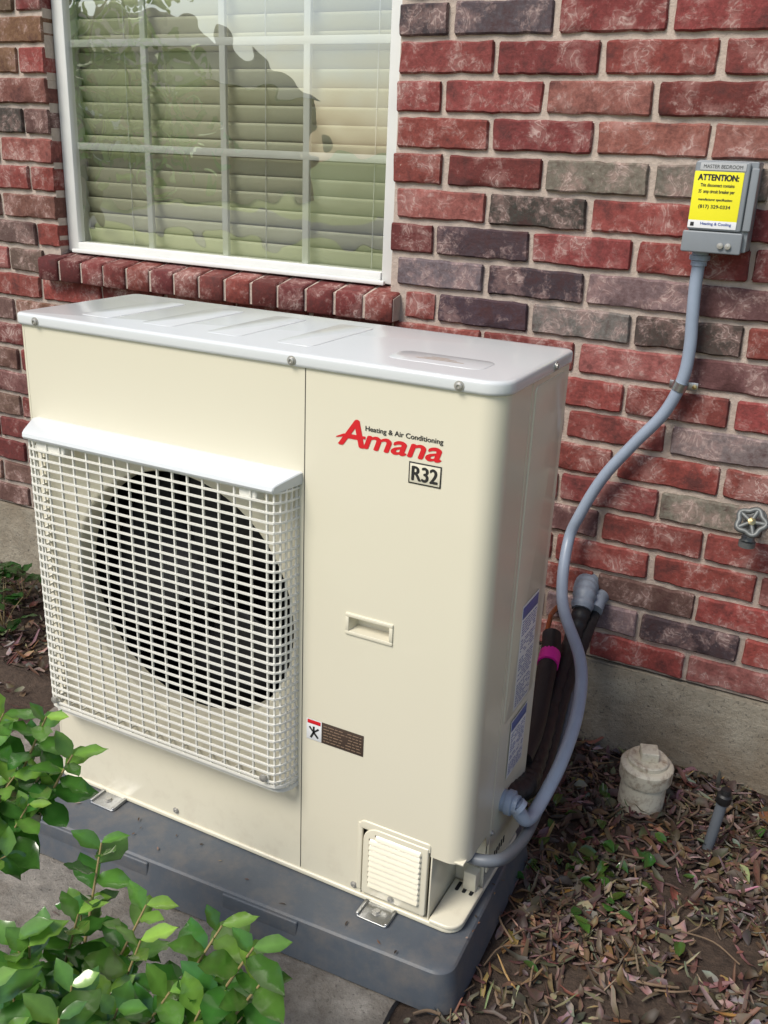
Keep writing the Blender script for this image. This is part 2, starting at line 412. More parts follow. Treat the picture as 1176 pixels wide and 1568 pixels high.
def scatter(n,x0,x1,y0,y1,ok,s=1.,thr=-.2,pk=.38):
    for _ in range(n):
        x=random.uniform(x0,x1); y=random.uniform(y0,y1)
        if not ok(x,y): continue
        if noise.noise(Vector((x*5,y*5,9)))+random.uniform(-.4,.4)<thr: continue
        k=random.random()<pk; z=gz(x,y)+random.uniform(.000,.014)
        r=random.random()
        if k: L=random.uniform(.018,.048)*s; W=L*random.uniform(.32,.6)
        else: L=random.uniform(.012,.07)*s; W=random.uniform(.003,.012)
        c=random.choice(pal)
        if r<.012: c=(.40,.26,.09); L*=1.2
        if r>.985 and not k: L*=1.8
        chip(x,y,z,L,W,tuple(q*random.uniform(.7,1.25) for q in c),k)
inpad=lambda x,y: (-.06<x<.95 and -.14<y<.42)
scatter(8200,.82,2.0,.12,.925,lambda x,y: not inpad(x,y) and not(x<.92 and y<.3),1.,-.18)
scatter(3400,.82,2.0,-.5,.2,lambda x,y: not inpad(x,y) and not(x<.90),.9,.0,.25)
scatter(3000,-2.0,.85,.38,.925,lambda x,y: True)
scatter(1500,-1.8,-.28,-.6,.6,lambda x,y: True)
scatter(620,-.3,.9,-.42,-.1,lambda x,y: random.random()<.7,.5)
scatter(1500,-.6,2.0,-1.3,-.45,lambda x,y: True)
for _ in range(26):
    x,y=random.choice([(random.uniform(.0,.9),random.uniform(-.09,-.03)),(random.uniform(.945,.96),random.uniform(.0,.25))])
    chip(x,y,.0035,random.uniform(.004,.014),random.uniform(.002,.005),random.choice(pal),True,.1)
mobj('leaf_litter',LV,LF,M_litter,None,-1,LC)
SV=[];SF=[]
for _ in range(80):
    x=random.uniform(.95,1.6); y=random.uniform(-.3,.9)
    if inpad(x,y): continue
    a=random.uniform(0,6.28); L=random.uniform(.04,.13); z=gz(x,y)+.012
    p=[Vector((x,y,z)),Vector((x+math.cos(a)*L*.5,y+math.sin(a)*L*.5,z+random.uniform(0,.01))),Vector((x+math.cos(a+.3)*L,y+math.sin(a+.3)*L,z))]
    v,f=sweep(cr(p,4),random.uniform(.0012,.003),6); add(SV,SF,v,f)
mobj('fallen_twigs',SV,SF,M_bark,None,60)
LV=[];LF=[];LC=[]
for _ in range(58):
    x=random.uniform(.97,1.65); y=random.uniform(-.1,.8)
    if random.random()<.6: x=random.gauss(1.05,.09); y=random.gauss(.42,.10)
    if inpad(x,y): continue
    L=random.uniform(.025,.042); chip(x,y,gz(x,y)+.02,L,L*.62,(.04+random.random()*.05,.10+random.random()*.07,.03),True,1,.05)
mobj('ground_cover_leaves',LV,LF,M_leaf,None,-1,LC)
# ------------------------------------------------------------------ equipment pad
pad_xf=Matrix.Translation((.47,.14,0))@Matrix.Rotation(math.radians(2.6),4,'Z')@Matrix.Translation((-.47,-.14,0))
pad=empty('equipment_pad')
pv=[];pf=[]
lv=[(-.079,-.012),(-.066,-.010),(-.012,0.0),(-.005,.0015),(-.0015,.005),(0,.011)]
for z,ins in lv:
    p=rr(-.045+ins,.952-ins,-.112+ins,.345-ins,.035-ins*.5,8)
    for a,b in p: pv.append(pad_xf@Vector((a,b,z)))
N=len(p)
for k in range(len(lv)-1):
    for i in range(N): pf.append((k*N+i,k*N+(i+1)%N,(k+1)*N+(i+1)%N,(k+1)*N+i))
pf.append(tuple(range((len(lv)-1)*N,len(lv)*N)))
mobj('pad_body',pv,pf,M_pad,pad,30)
for i,(a,b) in enumerate(((.02,.33),(.50,.66))):
    prism('pad_rib_%d'%i,a,b,-.1165,-.1085,-.05,-.006,.004,M_pad,pad,.003,xf=pad_xf)
# ------------------------------------------------------------------ heat pump
hp=empty('heat_pump_condenser')
HT=.974
R_=.036
prof=[]
def P(x,y,b): prof.append((x,y,b))
P(.876,0,.150);P(.902,0,.150)
cx,cy=.94-R_,R_
for i in range(0,13):
    a=math.radians(-90+90*i/12); P(cx+R_*math.cos(a),cy+R_*math.sin(a),.150)
P(.94,.038,.150);P(.94,.1,.148);P(.94,.108,.120);P(.94,.117,.118)
P(.94,.1185,.118);P(.9370,.1195,.118);P(.9370,.1215,.05);P(.94,.1225,.05)
P(.94,.1235,.05);P(.94,.16,.05);P(.94,.165,.03);P(.94,.302,.03);P(.94,.304,.03)
for i in range(1,5):
    a=math.radians(90*i/4); P(.932+.008*math.cos(a),.304+.008*math.sin(a),.02)
P(.92,.312,.02);P(.02,.312,.02);P(.008,.312,.02)
for i in range(1,5):
    a=math.radians(90+90*i/4); P(.008+.008*math.cos(a),.304+.008*math.sin(a),.02)
P(0,.30,.012);P(0,.014,.012);P(0,.012,.012)
for i in range(1,7):
    a=math.radians(180+90*i/6); P(.012+.012*math.cos(a),.012+.012*math.sin(a),.012)
v=[];f=[]
for x,y,b in prof: v+= [(x,y,b),(x,y,HT)]
for i in range(len(prof)-1): f.append((2*i,2*i+2,2*i+3,2*i+1))
mobj('casing',v,f,M_cream,hp,28)
# service panel with a real recessed handle
hx0_,hx1_,hz0,hz1=.702,.777,.543,.569
v=[];f=[]
def quad(x0,x1,z0,z1): o=len(v); v.extend([(x0,0,z0),(x1,0,z0),(x1,0,z1),(x0,0,z1)]); f.append((o,o+1,o+2,o+3))
quad(.6128,hx0_,.012,HT); quad(hx0_,.742,.012,hz0); quad(hx0_,hx1_,hz1,HT); quad(.742,hx1_,.168,hz0); quad(hx1_,.876,.168,HT)
o=len(v); v.extend([(.6128,0,.012),(.6128,0,HT),(.6120,.004,.012),(.6120,.004,HT)]); f.append((o,o+1,o+3,o+2))
mobj('service_panel',v,f,M_cream,hp,0)
d=.024
v=[(hx0_,0,hz0),(hx1_,0,hz0),(hx1_,0,hz1),(hx0_,0,hz1),(hx0_+.004,d,hz0+.002),(hx1_-.004,d,hz0+.002),(hx1_-.004,d,hz1+.006),(hx0_+.004,d,hz1+.006)]
mobj('handle_well',v,[(0,1,5,4),(1,2,6,5),(2,3,7,6),(3,0,4,7),(4,5,6,7)],M_cream,hp,0)
box('handle_rim_top',.6955,.7835,-.0028,.0015,hz1,hz1+.0065,M_cream,hp,.001)
box('handle_rim_bottom',.6955,.7835,-.0028,.0015,hz0-.0065,hz0,M_cream,hp,.001)
box('handle_rim_left',.6955,.702,-.0028,.0015,hz0+.0002,hz1-.0002,M_cream,hp,.001)
box('handle_rim_right',.777,.7835,-.0028,.0015,hz0+.0002,hz1-.0002,M_cream,hp,.001)
FCx,FCz,FR=.345,.505,.248
X0,X1,Z0,Z1=.0125,.6108,.012,HT
angs=sorted(set([2*math.pi*i/96 for i in range(96)]+[math.atan2(zz-FCz,xx-FCx)%(2*math.pi) for xx in (X0,X1) for zz in (Z0,Z1)]))
v=[];f=[]
def edge(a):
    c,s=math.cos(a),math.sin(a); t=1e9
    if c>1e-9: t=min(t,(X1-FCx)/c)
    if c<-1e-9: t=min(t,(X0-FCx)/c)
    if s>1e-9: t=min(t,(Z1-FCz)/s)
    if s<-1e-9: t=min(t,(Z0-FCz)/s)
    return FCx+t*c,FCz+t*s
rings=[None,(FR+.003,0),(FR,.0012),(FR-.002,.004),(FR-.004,.012),(FR-.005,.045)]
n=len(angs)
for rg in rings:
    for a in angs:
        if rg is None: x,z=edge(a); v.append((x,0,z))
        else: v.append((FCx+rg[0]*math.cos(a),rg[1],FCz+rg[0]*math.sin(a)))
for k in range(len(rings)-1):
    for i in range(n): f.append((k*n+i,k*n+(i+1)%n,(k+1)*n+(i+1)%n,(k+1)*n+i))
mobj('front_panel',v,f,M_cream,hp,20)
box('seam_backing',.60,.63,.0015,.003,.012,HT,M_seam,hp,.0005)
box('coil',.02,.60,.24,.30,.02,.96,M_coil,hp)
box('inner_partition',.603,.607,.01,.30,.02,.96,M_dark,hp)
box('inner_left',.014,.018,.01,.30,.02,.96,M_dark,hp)
box('inner_floor',.015,.60,.01,.30,.015,.03,M_dark,hp)
lathe('fan_hub',[(.0,-.03),(.03,-.03),(.045,-.022),(.05,0),(.05,.05),(0,.05)],(FCx,.095,FCz),(0,1,0),M_fan,hp,28)
for b in range(3):
    v=[];f=[];nr,na=8,10
    for i in range(nr+1):
        rr_=.045+.185*i/nr
        for j in range(na+1):
            a=math.radians(b*120+20+ (78+18*i/nr)*(j/na) -22*(i/nr)**2)
            y=.075+.075*(1-j/na)-.01*math.sin(math.pi*j/na)
            v.append((FCx+rr_*math.cos(a),y,FCz+rr_*math.sin(a)))
    for i in range(nr):
        for j in range(na): q=i*(na+1)+j; f.append((q,q+1,q+na+2,q+na+1))
    o=mobj('fan_blade_%d'%b,v,f,M_fan,hp,60); s=o.modifiers.new('s','SOLIDIFY'); s.thickness=.003
# grille
GV=[];GF=[]
gx0,gx1,gzb,gzt=.032,.602,.197,.782
def hpath(inset=0):
    L=gx0;Rr=gx1;y=-.050+inset
    return [Vector(p) for p in [(L+inset,0.002,0),(L+.003+inset,-.022,0),(L+.010+inset,y+.010,0),(L+.018,y+.002,0),(L+.028,y,0),((L+Rr)/2,y,0),(Rr-.028,y,0),(Rr-.018,y+.002,0),(Rr-.010-inset,y+.010,0),(Rr-.003-inset,-.022,0),(Rr-inset,.002,0)]]
nh=33
for i in range(nh):
    z=gzb+.028+(gzt-gzb-.034)*i/(nh-1)
    v,f=sweep([p+Vector((0,0,z)) for p in hpath()],0,sq=(.0036,.0034)); add(GV,GF,v,f)
nv_=17
for i in range(nv_):
    x=gx0+.030+(gx1-gx0-.060)*i/(nv_-1)
    pth=[Vector(p) for p in [(x,.002,gzb),(x,-.02,gzb+.002),(x,-.036,gzb+.007),(x,-.0455,gzb+.016),(x,-.0485,gzb+.03),(x,-.0485,gzt)]]
    v,f=sweep(pth,0,sq=(.0030,.004)); add(GV,GF,v,f)
for side in (0,1):
    for k,(dx,y) in enumerate(((.0015,-.006),(.003,-.018),(.006,-.029),(.011,-.0385),(.018,-.0465))):
        x=gx0+dx if side==0 else gx1-dx
        v,f=sweep([Vector((x,y,gzb+.004+k*.004)),Vector((x,y,gzt))],0,sq=(.0030,.0030)); add(GV,GF,v,f)
for zz,kk,sz in ((gzb+.004,.72,.008),(gzb+.017,.93,.005)):
    v,f=sweep([Vector((p.x,p.y*kk,zz)) for p in hpath()],0,sq=(.006,sz)); add(GV,GF,v,f)
mobj('fan_guard',GV,GF,M_grille,hp,30)
lip=[(0.,.803,0),(-.012,.803,0),(-.050,.792,.012),(-.056,.788,.014),(-.058,.782,.015),(-.056,.778,.015),(-.050,.777,.014),(0.,.783,0)]
v=[];f=[]
for k_,xx in enumerate((.024,.026,.606,.608)):
    sg=1 if k_<2 else -1
    for (y,z,tp) in lip:
        k=.0015 if k_ in(0,3) else 0
        v.append((xx+sg*tp*1.3,y+k,z if z<.79 else z-k))
Ln=len(lip)
for k in range(3):
    for q in range(Ln): f.append((k*Ln+q,k*Ln+(q+1)%Ln,(k+1)*Ln+(q+1)%Ln,(k+1)*Ln+q))
f.append(tuple(range(Ln))); f.append(tuple(range(3*Ln,4*Ln)))
mobj('guard_top_lip',v,f,M_lid,hp,30)
for nm,x0,x1 in (('clip_left',.065,.135),('clip_right',.515,.55)):
    box(nm,x0,x1,-.0475,-.02,.752,.776,M_grille,hp,.004)
for i,(x,z) in enumerate(((.06,.232),(.565,.232))):
    lathe('guard_screw_%d'%i,[(0,0),(.007,0),(.007,.004),(0,.006)],(x,-.053,z),(0,-1,0),M_screw,hp,14)
# lid
prism('lid',-.004,.945,-.006,.318,.973,.9955,[.040,.02,.02,.014],M_lid,hp,.006,nb=4)
for i,x0 in enumerate((.10,.24,.38,.52)):
    prism('lid_rib_%d'%i,x0,x0+.07,.05,.27,.9945,.9961,.012,M_lid,hp,.0006)
prism('lid_label_recess',.72,.88,.055,.125,.9945,.9960,.02,M_lid,hp,.0005)
for i in range(3): box('lid_label_text_%d'%i,.76+.01*i,.84-.015*i,.082+i*.008,.0845+i*.008,.9961,.9963,M_tan,hp,.0001)
prism('side_panel_raised',.135,.285,.36,.965,.936,.9415,.012,M_cream,hp,.002,ax='x')
# louver cover
lc=empty('louver_cover'); lc.parent=hp
prism('cover_plate',.745,.873,.018,.166,-.004,.006,[.006,.002,.03,.003],M_cream,lc,.002,ax='y')
v=[];f=[]
prism('cover_trim',.736,.876,.1575,.1755,-.0022,.004,[.001,.006,.012,.001],M_cream,lc,.0018,ax='y')
prism('cover_trim_left',.733,.7425,.02,.168,-.0020,.004,[.001,.001,.003,.003],M_cream,lc,.0018,ax='y')
for i in range(10):
    z=.040+i*.0118
    x0=.757+(.012 if i==9 else 0);x1=.862
    o=len(v)
    for x in (x0,x0+.003,x1-.003,x1):
        e=0 if x in (x0,x1) else 1
        v+=[(x,-.0042,z),(x,-.0042-.006*e,z+.0012),(x,-.0042-.0055*e,z+.003),(x,-.0042,z+.0085)]
    for k in range(3):
        for q in range(3): f.append((o+4*k+q,o+4*k+q+1,o+4*k+q+5,o+4*k+q+4))
        f.append((o+4*k,o+4*k+4,o+4*k+7,o+4*k+3))
mobj('louvers',v,f,M_cream,lc,40)
box('recess_back',.742,.935,.121,.124,.012,.17,M_cream,hp,.001)
box('recess_side',.8775,.8805,-.0005,.121,.012,.15,M_cream,hp,.001)
box('recess_roof',.8815,.936,.003,.118,.152,.156,M_cream,hp,.001)
prism('base_pan',.005,.938,-.004,.308,.001,.0115,[.03,.01,.01,.01],M_cream,hp,.003)
prism('base_pan_rim',.882,.9395,-.0055,.1165,.010,.019,[.03,.002,.002,.004],M_cream,hp,.003)
for i in range(3): prism('pan_slot_%d'%i,.893+i*.014,.900+i*.014,.085,.110,.0195,.0198,.003,M_dark,hp,.0001)
box('valve_block',.905,.93,.095,.118,.02,.06,M_cream,hp,.002)
for i in range(5):
    box('side_vent_%d'%i,.9402,.9412,.155+i*.012,.160+i*.012,.060,.075,M_dark,hp,.0003)
for i,x in enumerate((.155,.788)):
    fb=empty('foot_bracket_%d'%i); fb.parent=hp
    prism('foot_plate',x-.032,x+.032,-.046,.02,.0005,.0035,.006,M_steel,fb,.001)
    prism('foot_ridge_a',x-.032,x-.026,-.044,.02,.003,.008,.002,M_steel,fb,.001)
    prism('foot_ridge_b',x+.026,x+.032,-.044,.02,.003,.008,.002,M_steel,fb,.001)
    lathe('foot_bolt',[(0,0),(.009,0),(.009,.001),(.006,.001),(.006,.005),(0,.005)],(x,-.022,.0035),(0,0,1),M_screw,fb,6,20)
def screw(nm,o,ax,r=.0058):
    lathe(nm,[(0,0),(r*1.35,0),(r*1.35,.0012),(r,.0014),(r*.95,.0035),(r*.5,.0045),(r*.45,.0028),(0,.0028)],o,ax,M_screw,hp,18)
for i,(x,z) in enumerate(((.048,.983),(.59,.983),(.872,.983))): screw('lid_screw_%d'%i,(x,-.006,z),(0,-1,0))
for i,(x,z) in enumerate(((.315,.026),(.728,.024),(.806,.027))): screw('panel_screw_%d'%i,(x,-.0005 if i<2 else -.004,z),(0,-1,0),.005)
screw('side_screw',(.945,.212,.984),(1,0,0))
screw('side_screw_low',(.94,.13,.135),(1,0,0),.004)
def text(nm,body,x,y,z,size,mat,parent,shear=0,off=0,width=None,align='LEFT',h=None,bold=0):
    c=bpy.data.curves.new(nm,'FONT'); c.body=body; c.size=1; c.shear=shear; c.offset=off; c.align_x=align; c.fill_mode='FRONT'
    o=bpy.data.objects.new(nm,c); scn.collection.objects.link(o)
    bpy.context.view_layer.update(); dg=bpy.context.evaluated_depsgraph_get()
    me=bpy.data.meshes.new_from_object(o.evaluated_get(dg)); bpy.data.objects.remove(o)
    vs=[q.co.copy() for q in me.vertices]; fs=[tuple(p.vertices) for p in me.polygons]; bpy.data.meshes.remove(me)
    xs=[q.x for q in vs]; ys=[q.y for q in vs]; w=max(xs)-min(xs); hh=max(ys)-min(ys)
    sx=(width/w) if width else 1; sy=(h/hh) if h else sx
    V=[];F=[]
    offs=[(0,0)] if not bold else [(0,0),(bold,0),(-bold,0),(0,bold*.6),(0,-bold*.6)]
    for i,(dx,dz) in enumerate(offs):
        vv=[]
        for q in vs:
            a=(q.x-min(xs))*sx if align=='LEFT' else (q.x-(max(xs)+min(xs))/2)*sx; b=(q.y-min(ys))*sy
            vv.append((x+a+dx,y-.00004*i,z+b+dz))
        add(V,F,vv,fs)
    return mobj(nm,V,F,mat,parent,-1)
YT=-.0006
text('logo_initial','A',.674,YT,.8625,.1,M_red,hp,shear=.22,width=.044,h=.042,bold=.0018)
text('logo_word','mana',.719,YT,.8625,.1,M_red,hp,shear=.25,width=.129,h=.021,bold=.0016)
v=[(.669,YT-.0003,.874),(.683,YT-.0003,.8805),(.721,YT-.0003,.8815),(.721,YT-.0003,.877),(.685,YT-.0003,.876),(.669,YT-.0003,.8725)]
mobj('logo_swoosh',v,[tuple(range(6))],M_red,hp,-1)
text('logo_tagline','Heating & Air Conditioning',.7205,YT,.8885,.1,M_black,hp,width=.130,h=.0102,bold=.00025)
box('refrigerant_border',.797,.851,YT-.0003,YT,.822,.856,M_black,hp,.0001)
box('refrigerant_field',.799,.849,YT-.0006,YT-.0003,.824,.854,M_cream,hp,.0001)
text('refrigerant_text','R32',.803,YT-.0009,.8275,.1,M_black,hp,width=.042,h=.0225,bold=.0011)
box('sticker_white',.622,.653,YT-.0004,YT,.306,.348,M_white,hp,.0001)
box('sticker_redbar',.624,.651,YT-.0007,YT-.0004,.339,.3465,M_red,hp,.0001)
box('sticker_dark',.653,.737,YT-.0004,YT,.306,.348,M_brown,hp,.0001)
for j in range(6):
    x=.657
    while x<.731:
        w=random.uniform(.004,.012); w=min(w,.733-x)
        if not (.694<x<.698): box('sticker_line',x,x+w,YT-.0007,YT-.0004,.311+j*.006,.3125+j*.006,M_tan,hp,.0001)
        x+=w+.002
for k,pth in enumerate(([(.628,.332),(.637,.322),(.647,.331)],[(.637,.334),(.637,.322),(.631,.310)],[(.637,.322),(.646,.312)])):
    v,f=sweep([Vector((a,YT-.0006,b)) for a,b in pth],0,sq=(.0004,.004)); mobj('sticker_icon_%d'%k,v,f,M_black,hp,0)
XS=.9416
box('side_label_white',XS,XS+.0004,.178,.262,.365,.575,M_white,hp,.0001)
box('side_label_band',XS+.0004,XS+.0007,.180,.260,.548,.570,M_navy,hp,.0001)
box('side_label_lower',XS,XS+.0004,.178,.262,.222,.345,M_white,hp,.0001)
box('side_label_lower_band',XS+.0004,XS+.0007,.180,.260,.322,.342,M_navy,hp,.0001)
LVn=[];LFn=[]
for (za,zb) in ((.372,.545),(.228,.318)):
    z=za
    while z<zb-.003:
        y=.184
        while y<.256:
            w=min(random.uniform(.004,.016),.257-y)
            if random.random()<.88:
                o=len(LVn); LVn+=[(XS+.0006,y,z),(XS+.0006,y+w,z),(XS+.0006,y+w,z+.0022),(XS+.0006,y,z+.0022)]; LFn.append((o,o+1,o+2,o+3))
            y+=w+.0025
        z+=.0052 if random.random()<.85 else .011
mobj('side_label_print',LVn,LFn,M_navy,hp,0)
lathe('cable_gland',[(0,0),(.021,0),(.021,.008),(.024,.009),(.024,.02),(.018,.022),(.018,.03),(0,.03)],(.94,.178,.176),(1,0,0),M_cond,hp,20)
# ------------------------------------------------------------------ electrical disconnect
db=empty('electrical_disconnect_box')
prism('box_body',1.0,1.118,1.128,1.302,.862,.928,.004,M_box,db,.002,ax='y')
prism('box_cover',.998,1.104,1.168,1.300,.852,.8615,.005,M_box,db,.003,ax='y')
prism('box_lower_plate',.992,1.110,1.124,1.166,.848,.8615,.004,M_box,db,.0025,ax='y')
prism('box_hinge',1.106,1.121,1.17,1.29,.855,.88,.003,M_box,db,.002,ax='y')
for x in (1.07,1.085): lathe('box_knob',[(0,0),(.006,0),(.006,.005),(0,.006)],(x,.848,1.14),(0,-1,0),M_screw,db,14)
YL=.8515
prism('top_label',1.008,1.096,1.283,1.297,YL-.0004,YL,.001,simple('label_grey',(.42,.43,.44),.4,.03),db,.0001,ax='y')
text('top_label_text','MASTER BEDROOM',1.052,YL-.0008,1.287,.1,M_black,db,width=.075,h=.0068,align='CENTER')
prism('yellow_label',.999,1.094,1.186,1.281,YL-.0004,YL,.002,M_yel,db,.0001,ax='y')
prism('label_footer',.999,1.094,1.172,1.187,YL-.0005,YL,.001,M_white,db,.0001,ax='y')
box('label_logo',1.004,1.011,YL-.0009,YL-.0006,1.1755,1.183,M_black,db,.0001); text('label_footer_text','Heating & Cooling',1.054,YL-.0009,1.177,.1,M_navy,db,width=.060,h=.007,align='CENTER',bold=.0002)
text('label_attention','ATTENTION:',1.046,YL-.0008,1.264,.1,M_black,db,width=.078,h=.0115,align='CENTER',bold=.0008)
for t_,z_,w_,h_ in (('This disconnect contains',1.252,.066,.0062),('35  amp circuit breaker per',1.238,.070,.0085),('manufacturer specification:',1.224,.066,.0062),('(817) 329-0334',1.209,.062,.0085)):
    text('label_line',t_,1.046,YL-.0008,z_,.1,M_black,db,width=w_,h=h_,align='CENTER',bold=.0002)
cd=empty('electrical_conduit')
lathe('box_connector',[(.012,0),(.017,0),(.017,-.012),(.021,-.013),(.021,-.022),(.0165,-.024),(.0165,-.034),(.012,-.034)],(1.026,.893,1.128),(0,0,1),M_cond,cd,20)
tube('conduit',[(1.026,.893,1.115),(1.026,.893,1.05),(1.030,.893,.98),(1.034,.893,.92),(1.029,.893,.85),(1.0,.893,.77),(.944,.893,.69),(.885,.89,.60),(.842,.885,.50),(.823,.87,.42),(.858,.75,.325),(.951,.6,.271),(.988,.48,.228),(.998,.36,.180),(.99,.26,.137),(.984,.20,.135),(.972,.180,.160),(.962,.178,.176)],.0135,M_cond,cd,10,16)
v,f=sweep([Vector((.94+.028,.178,.176)),Vector((.975,.179,.170))],.017,16)
mobj('elbow_nut',v,f,M_cond,cd,40)
box('conduit_strap',1.000,1.062,.905,.9085,.826,.844,M_steel,cd,.001)
lathe('strap_loop',[(.0148,-.009),(.0165,-.009),(.0165,.009),(.0148,.009)],(1.025,.893,.835),(.3,0,1),M_steel,cd,24)
lathe('strap_screw',[(0,0),(.005,0),(.005,.004),(0,.005)],(1.055,.905,.835),(0,-1,0),M_brass,cd,12)
tube('control_conduit',[(.90,.06,.145),(.935,.045,.140),(.9755,.06,.140),(.985,.12,.12),(.9855,.22,.104),(.965,.42,.10),(.94,.60,.14),(.88,.80,.20),(.857,.92,.235)],.011,M_cond2,cd,10,14)
rl=empty('refrigerant_line_set')
bp_=[(.88,.95,.285),(.882,.90,.283),(.884,.84,.262),(.888,.76,.215),(.905,.60,.165),(.925,.46,.14),(.942,.35,.134),(.95,.27,.15),(.93,.20,.17)]
tube('insulated_suction_line',bp_,lambda t:.0215*(1+.05*math.sin(t*150)),M_foam,rl,16,18)
tube('insulated_liquid_line',[(.905,.93,.255),(.908,.85,.24),(.915,.74,.205),(.925,.60,.165),(.945,.46,.12),(.955,.36,.105),(.945,.26,.13)],lambda t:.0145*(1+.05*math.sin(t*180)),M_foam,rl,14,16)
tube('line_sleeve',[(.868,.94,.30),(.872,.905,.302),(.878,.875,.295),(.882,.845,.27)],lambda t:.030-.004*t+.002*math.sin(t*30),M_tape,rl,8,18)
tube('line_sleeve_small',[(.905,.94,.275),(.905,.905,.275),(.906,.875,.262)],.021,M_tape,rl,8,16)
tube('copper_line',[(.80,.94,.22),(.80,.88,.22),(.82,.80,.25),(.84,.70,.23),(.86,.62,.17),(.88,.55,.10)],.006,M_cop,rl,10,10)
tube('magenta_band',[(.866,.665,.228),(.874,.625,.222)],.0245,M_mag,rl,4,18)
tube('drier_line',[(.85,.72,.25),(.862,.68,.235),(.885,.57,.205),(.91,.44,.17),(.92,.34,.16)],.022,M_foam,rl,10,16)
# ------------------------------------------------------------------ hose faucet
hf=empty('hose_faucet'); fx,fz=1.226,.555
lathe('wall_flange',[(0,0),(.026,0),(.026,.004),(.015,.008),(.012,.012),(.012,.05),(0,.05)],(fx,.928,fz),(0,-1,0),M_bronze,hf,20)
lathe('valve_body',[(0,0),(.014,.002),(.019,.012),(.019,.03),(.013,.04),(0,.04)],(fx,.90,fz),(0,-1,0),M_bronze,hf,20)
tube('spout',[(fx,.885,fz),(fx,.872,fz-.010),(fx-.002,.862,fz-.024),(fx-.002,.858,fz-.034)],lambda t:.012+.003*t,M_bronze,hf,6,16)
lathe('spout_collar',[(.010,0),(.018,0),(.018,.012),(.010,.012)],(fx-.002,.857,fz-.044),(0,0,1),M_bronze,hf,20)
tube('stem',[(fx,.88,fz+.004),(fx,.855,fz+.012),(fx,.84,fz+.018)],.0065,M_bronze,hf,4,12)
wd=Vector((.25,-.8,.5)).normalized()
c0=Vector((fx,.838,fz+.020)); s=Vector((1,0,0)); t=wd.cross(s)
ring=[c0+(s*math.cos(a)+t*math.sin(a))*.028*(1+.12*math.cos(5*a)) for a in [2*math.pi*i/50 for i in range(51)]]
v,f=sweep(ring,.0062,10,cap=False); mobj('handle_ring',v,f,M_bronze,hf,60)
for k in range(5):
    a=2*math.pi*k/5; v,f=sweep([c0,c0+(s*math.cos(a)+t*math.sin(a))*.028],.0052,8); mobj('handle_spoke_%d'%k,v,f,M_bronze,hf,60)
lathe('handle_nut',[(0,-.004),(.009,-.004),(.009,.007),(0,.009)],c0,wd,M_brass,hf,6)
# ------------------------------------------------------------------ cleanout
cl=empty('sewer_cleanout_cap'); o=(1.108,.705,-.16)
lathe('pipe_hub',[(.052,0),(.052,.12),(.058,.122),(.060,.128),(.060,.158),(.056,.163),(.050,.165),(0,.165)],o,(0.03,-.04,1),M_pvc,cl,40)
lathe('plug',[(.046,0),(.046,.010),(.043,.013),(0,.013)],(1.1125,.699,.004),(0.03,-.04,1),M_pvc,cl,40)
sq=Matrix.Translation((1.113,.698,.016))@Matrix.Rotation(.35,4,'Z')@Matrix.Rotation(.05,4,'X')
prism('plug_square_key',-.020,.020,-.020,.020,0,.024,.003,M_pvc,cl,.003,xf=sq)
sp=empty('irrigation_riser')
tube('riser_pipe',[(1.276,.625,-.13),(1.283,.622,-.06),(1.290,.62,.02)],.0115,M_cond2,sp,4,16)
lathe('riser_head',[(0,0),(.014,0),(.016,.004),(.016,.020),(.012,.024),(.010,.036),(0,.038)],(1.290,.62,.012),(.08,-.02,1),M_foam,sp,16)
# ------------------------------------------------------------------ plants
def leaf(V,F,C_,base,d,nrm,L,W,c,curl=.15,fold=.25,nu=6,spine=0):
    d=d.normalized(); s=d.cross(nrm).normalized(); n=s.cross(d).normalized(); o=len(V)
    wp=[.05,.55,.88,1.,.86,.50,.02] if nu==6 else [.05,1.,.6,.02]
    nn=len(wp)-1
    ty=random.uniform(-.15,.15)
    for i in range(nn+1):
        u=i/nn; cen=base+d*(u*L)-n*(curl*L*u*u)
        for k in (-1,0,1):
            w_=W*.5*wp[i]*k*(1+spine*(random.random()-.3))
            V.append(cen+s*w_+n*(abs(k)*fold*W*.5*wp[i]+ty*w_+(.08*W*math.sin(i*2.3+k) if k else 0)))
            sh=1.0 if k else 1.5
            C_.append((c[0]*sh,c[1]*sh,c[2]*sh))
    for i in range(nn):
        for k in (0,1): b=o+i*3+k; F.append((b,b+1,b+4,b+3))
def rv(): return Vector((random.gauss(0,1),random.gauss(0,1),random.gauss(0,1))).normalized()
tipsA=[(0.534,-0.42,0.340),(0.562,-0.5,0.288),(0.640,-0.45,0.300),(0.673,-0.5,0.296),(0.785,-0.47,0.350),(0.855,-0.5,0.375),(0.872,-0.5,0.335),(0.775,-0.5,0.293),(0.763,-0.55,0.301),(0.58,-0.6,0.327),(0.604,-0.65,0.31),(0.672,-0.62,0.329),(0.724,-0.6,0.301),(0.81,-0.55,0.297),(0.715,-0.68,0.359),(.66,-.72,.33),(.62,-.70,.37),(.70,-.64,.28),(.56,-.60,.33),(.83,-.62,.25),(.60,-.50,.22),(.52,-.55,.27)]
tipsB=[(0.425,-0.4,0.505),(0.47,-0.4,0.455),(0.42,-0.42,0.411),(0.395,-0.45,0.42),(.36,-.42,.50),(.33,-.45,.45)]
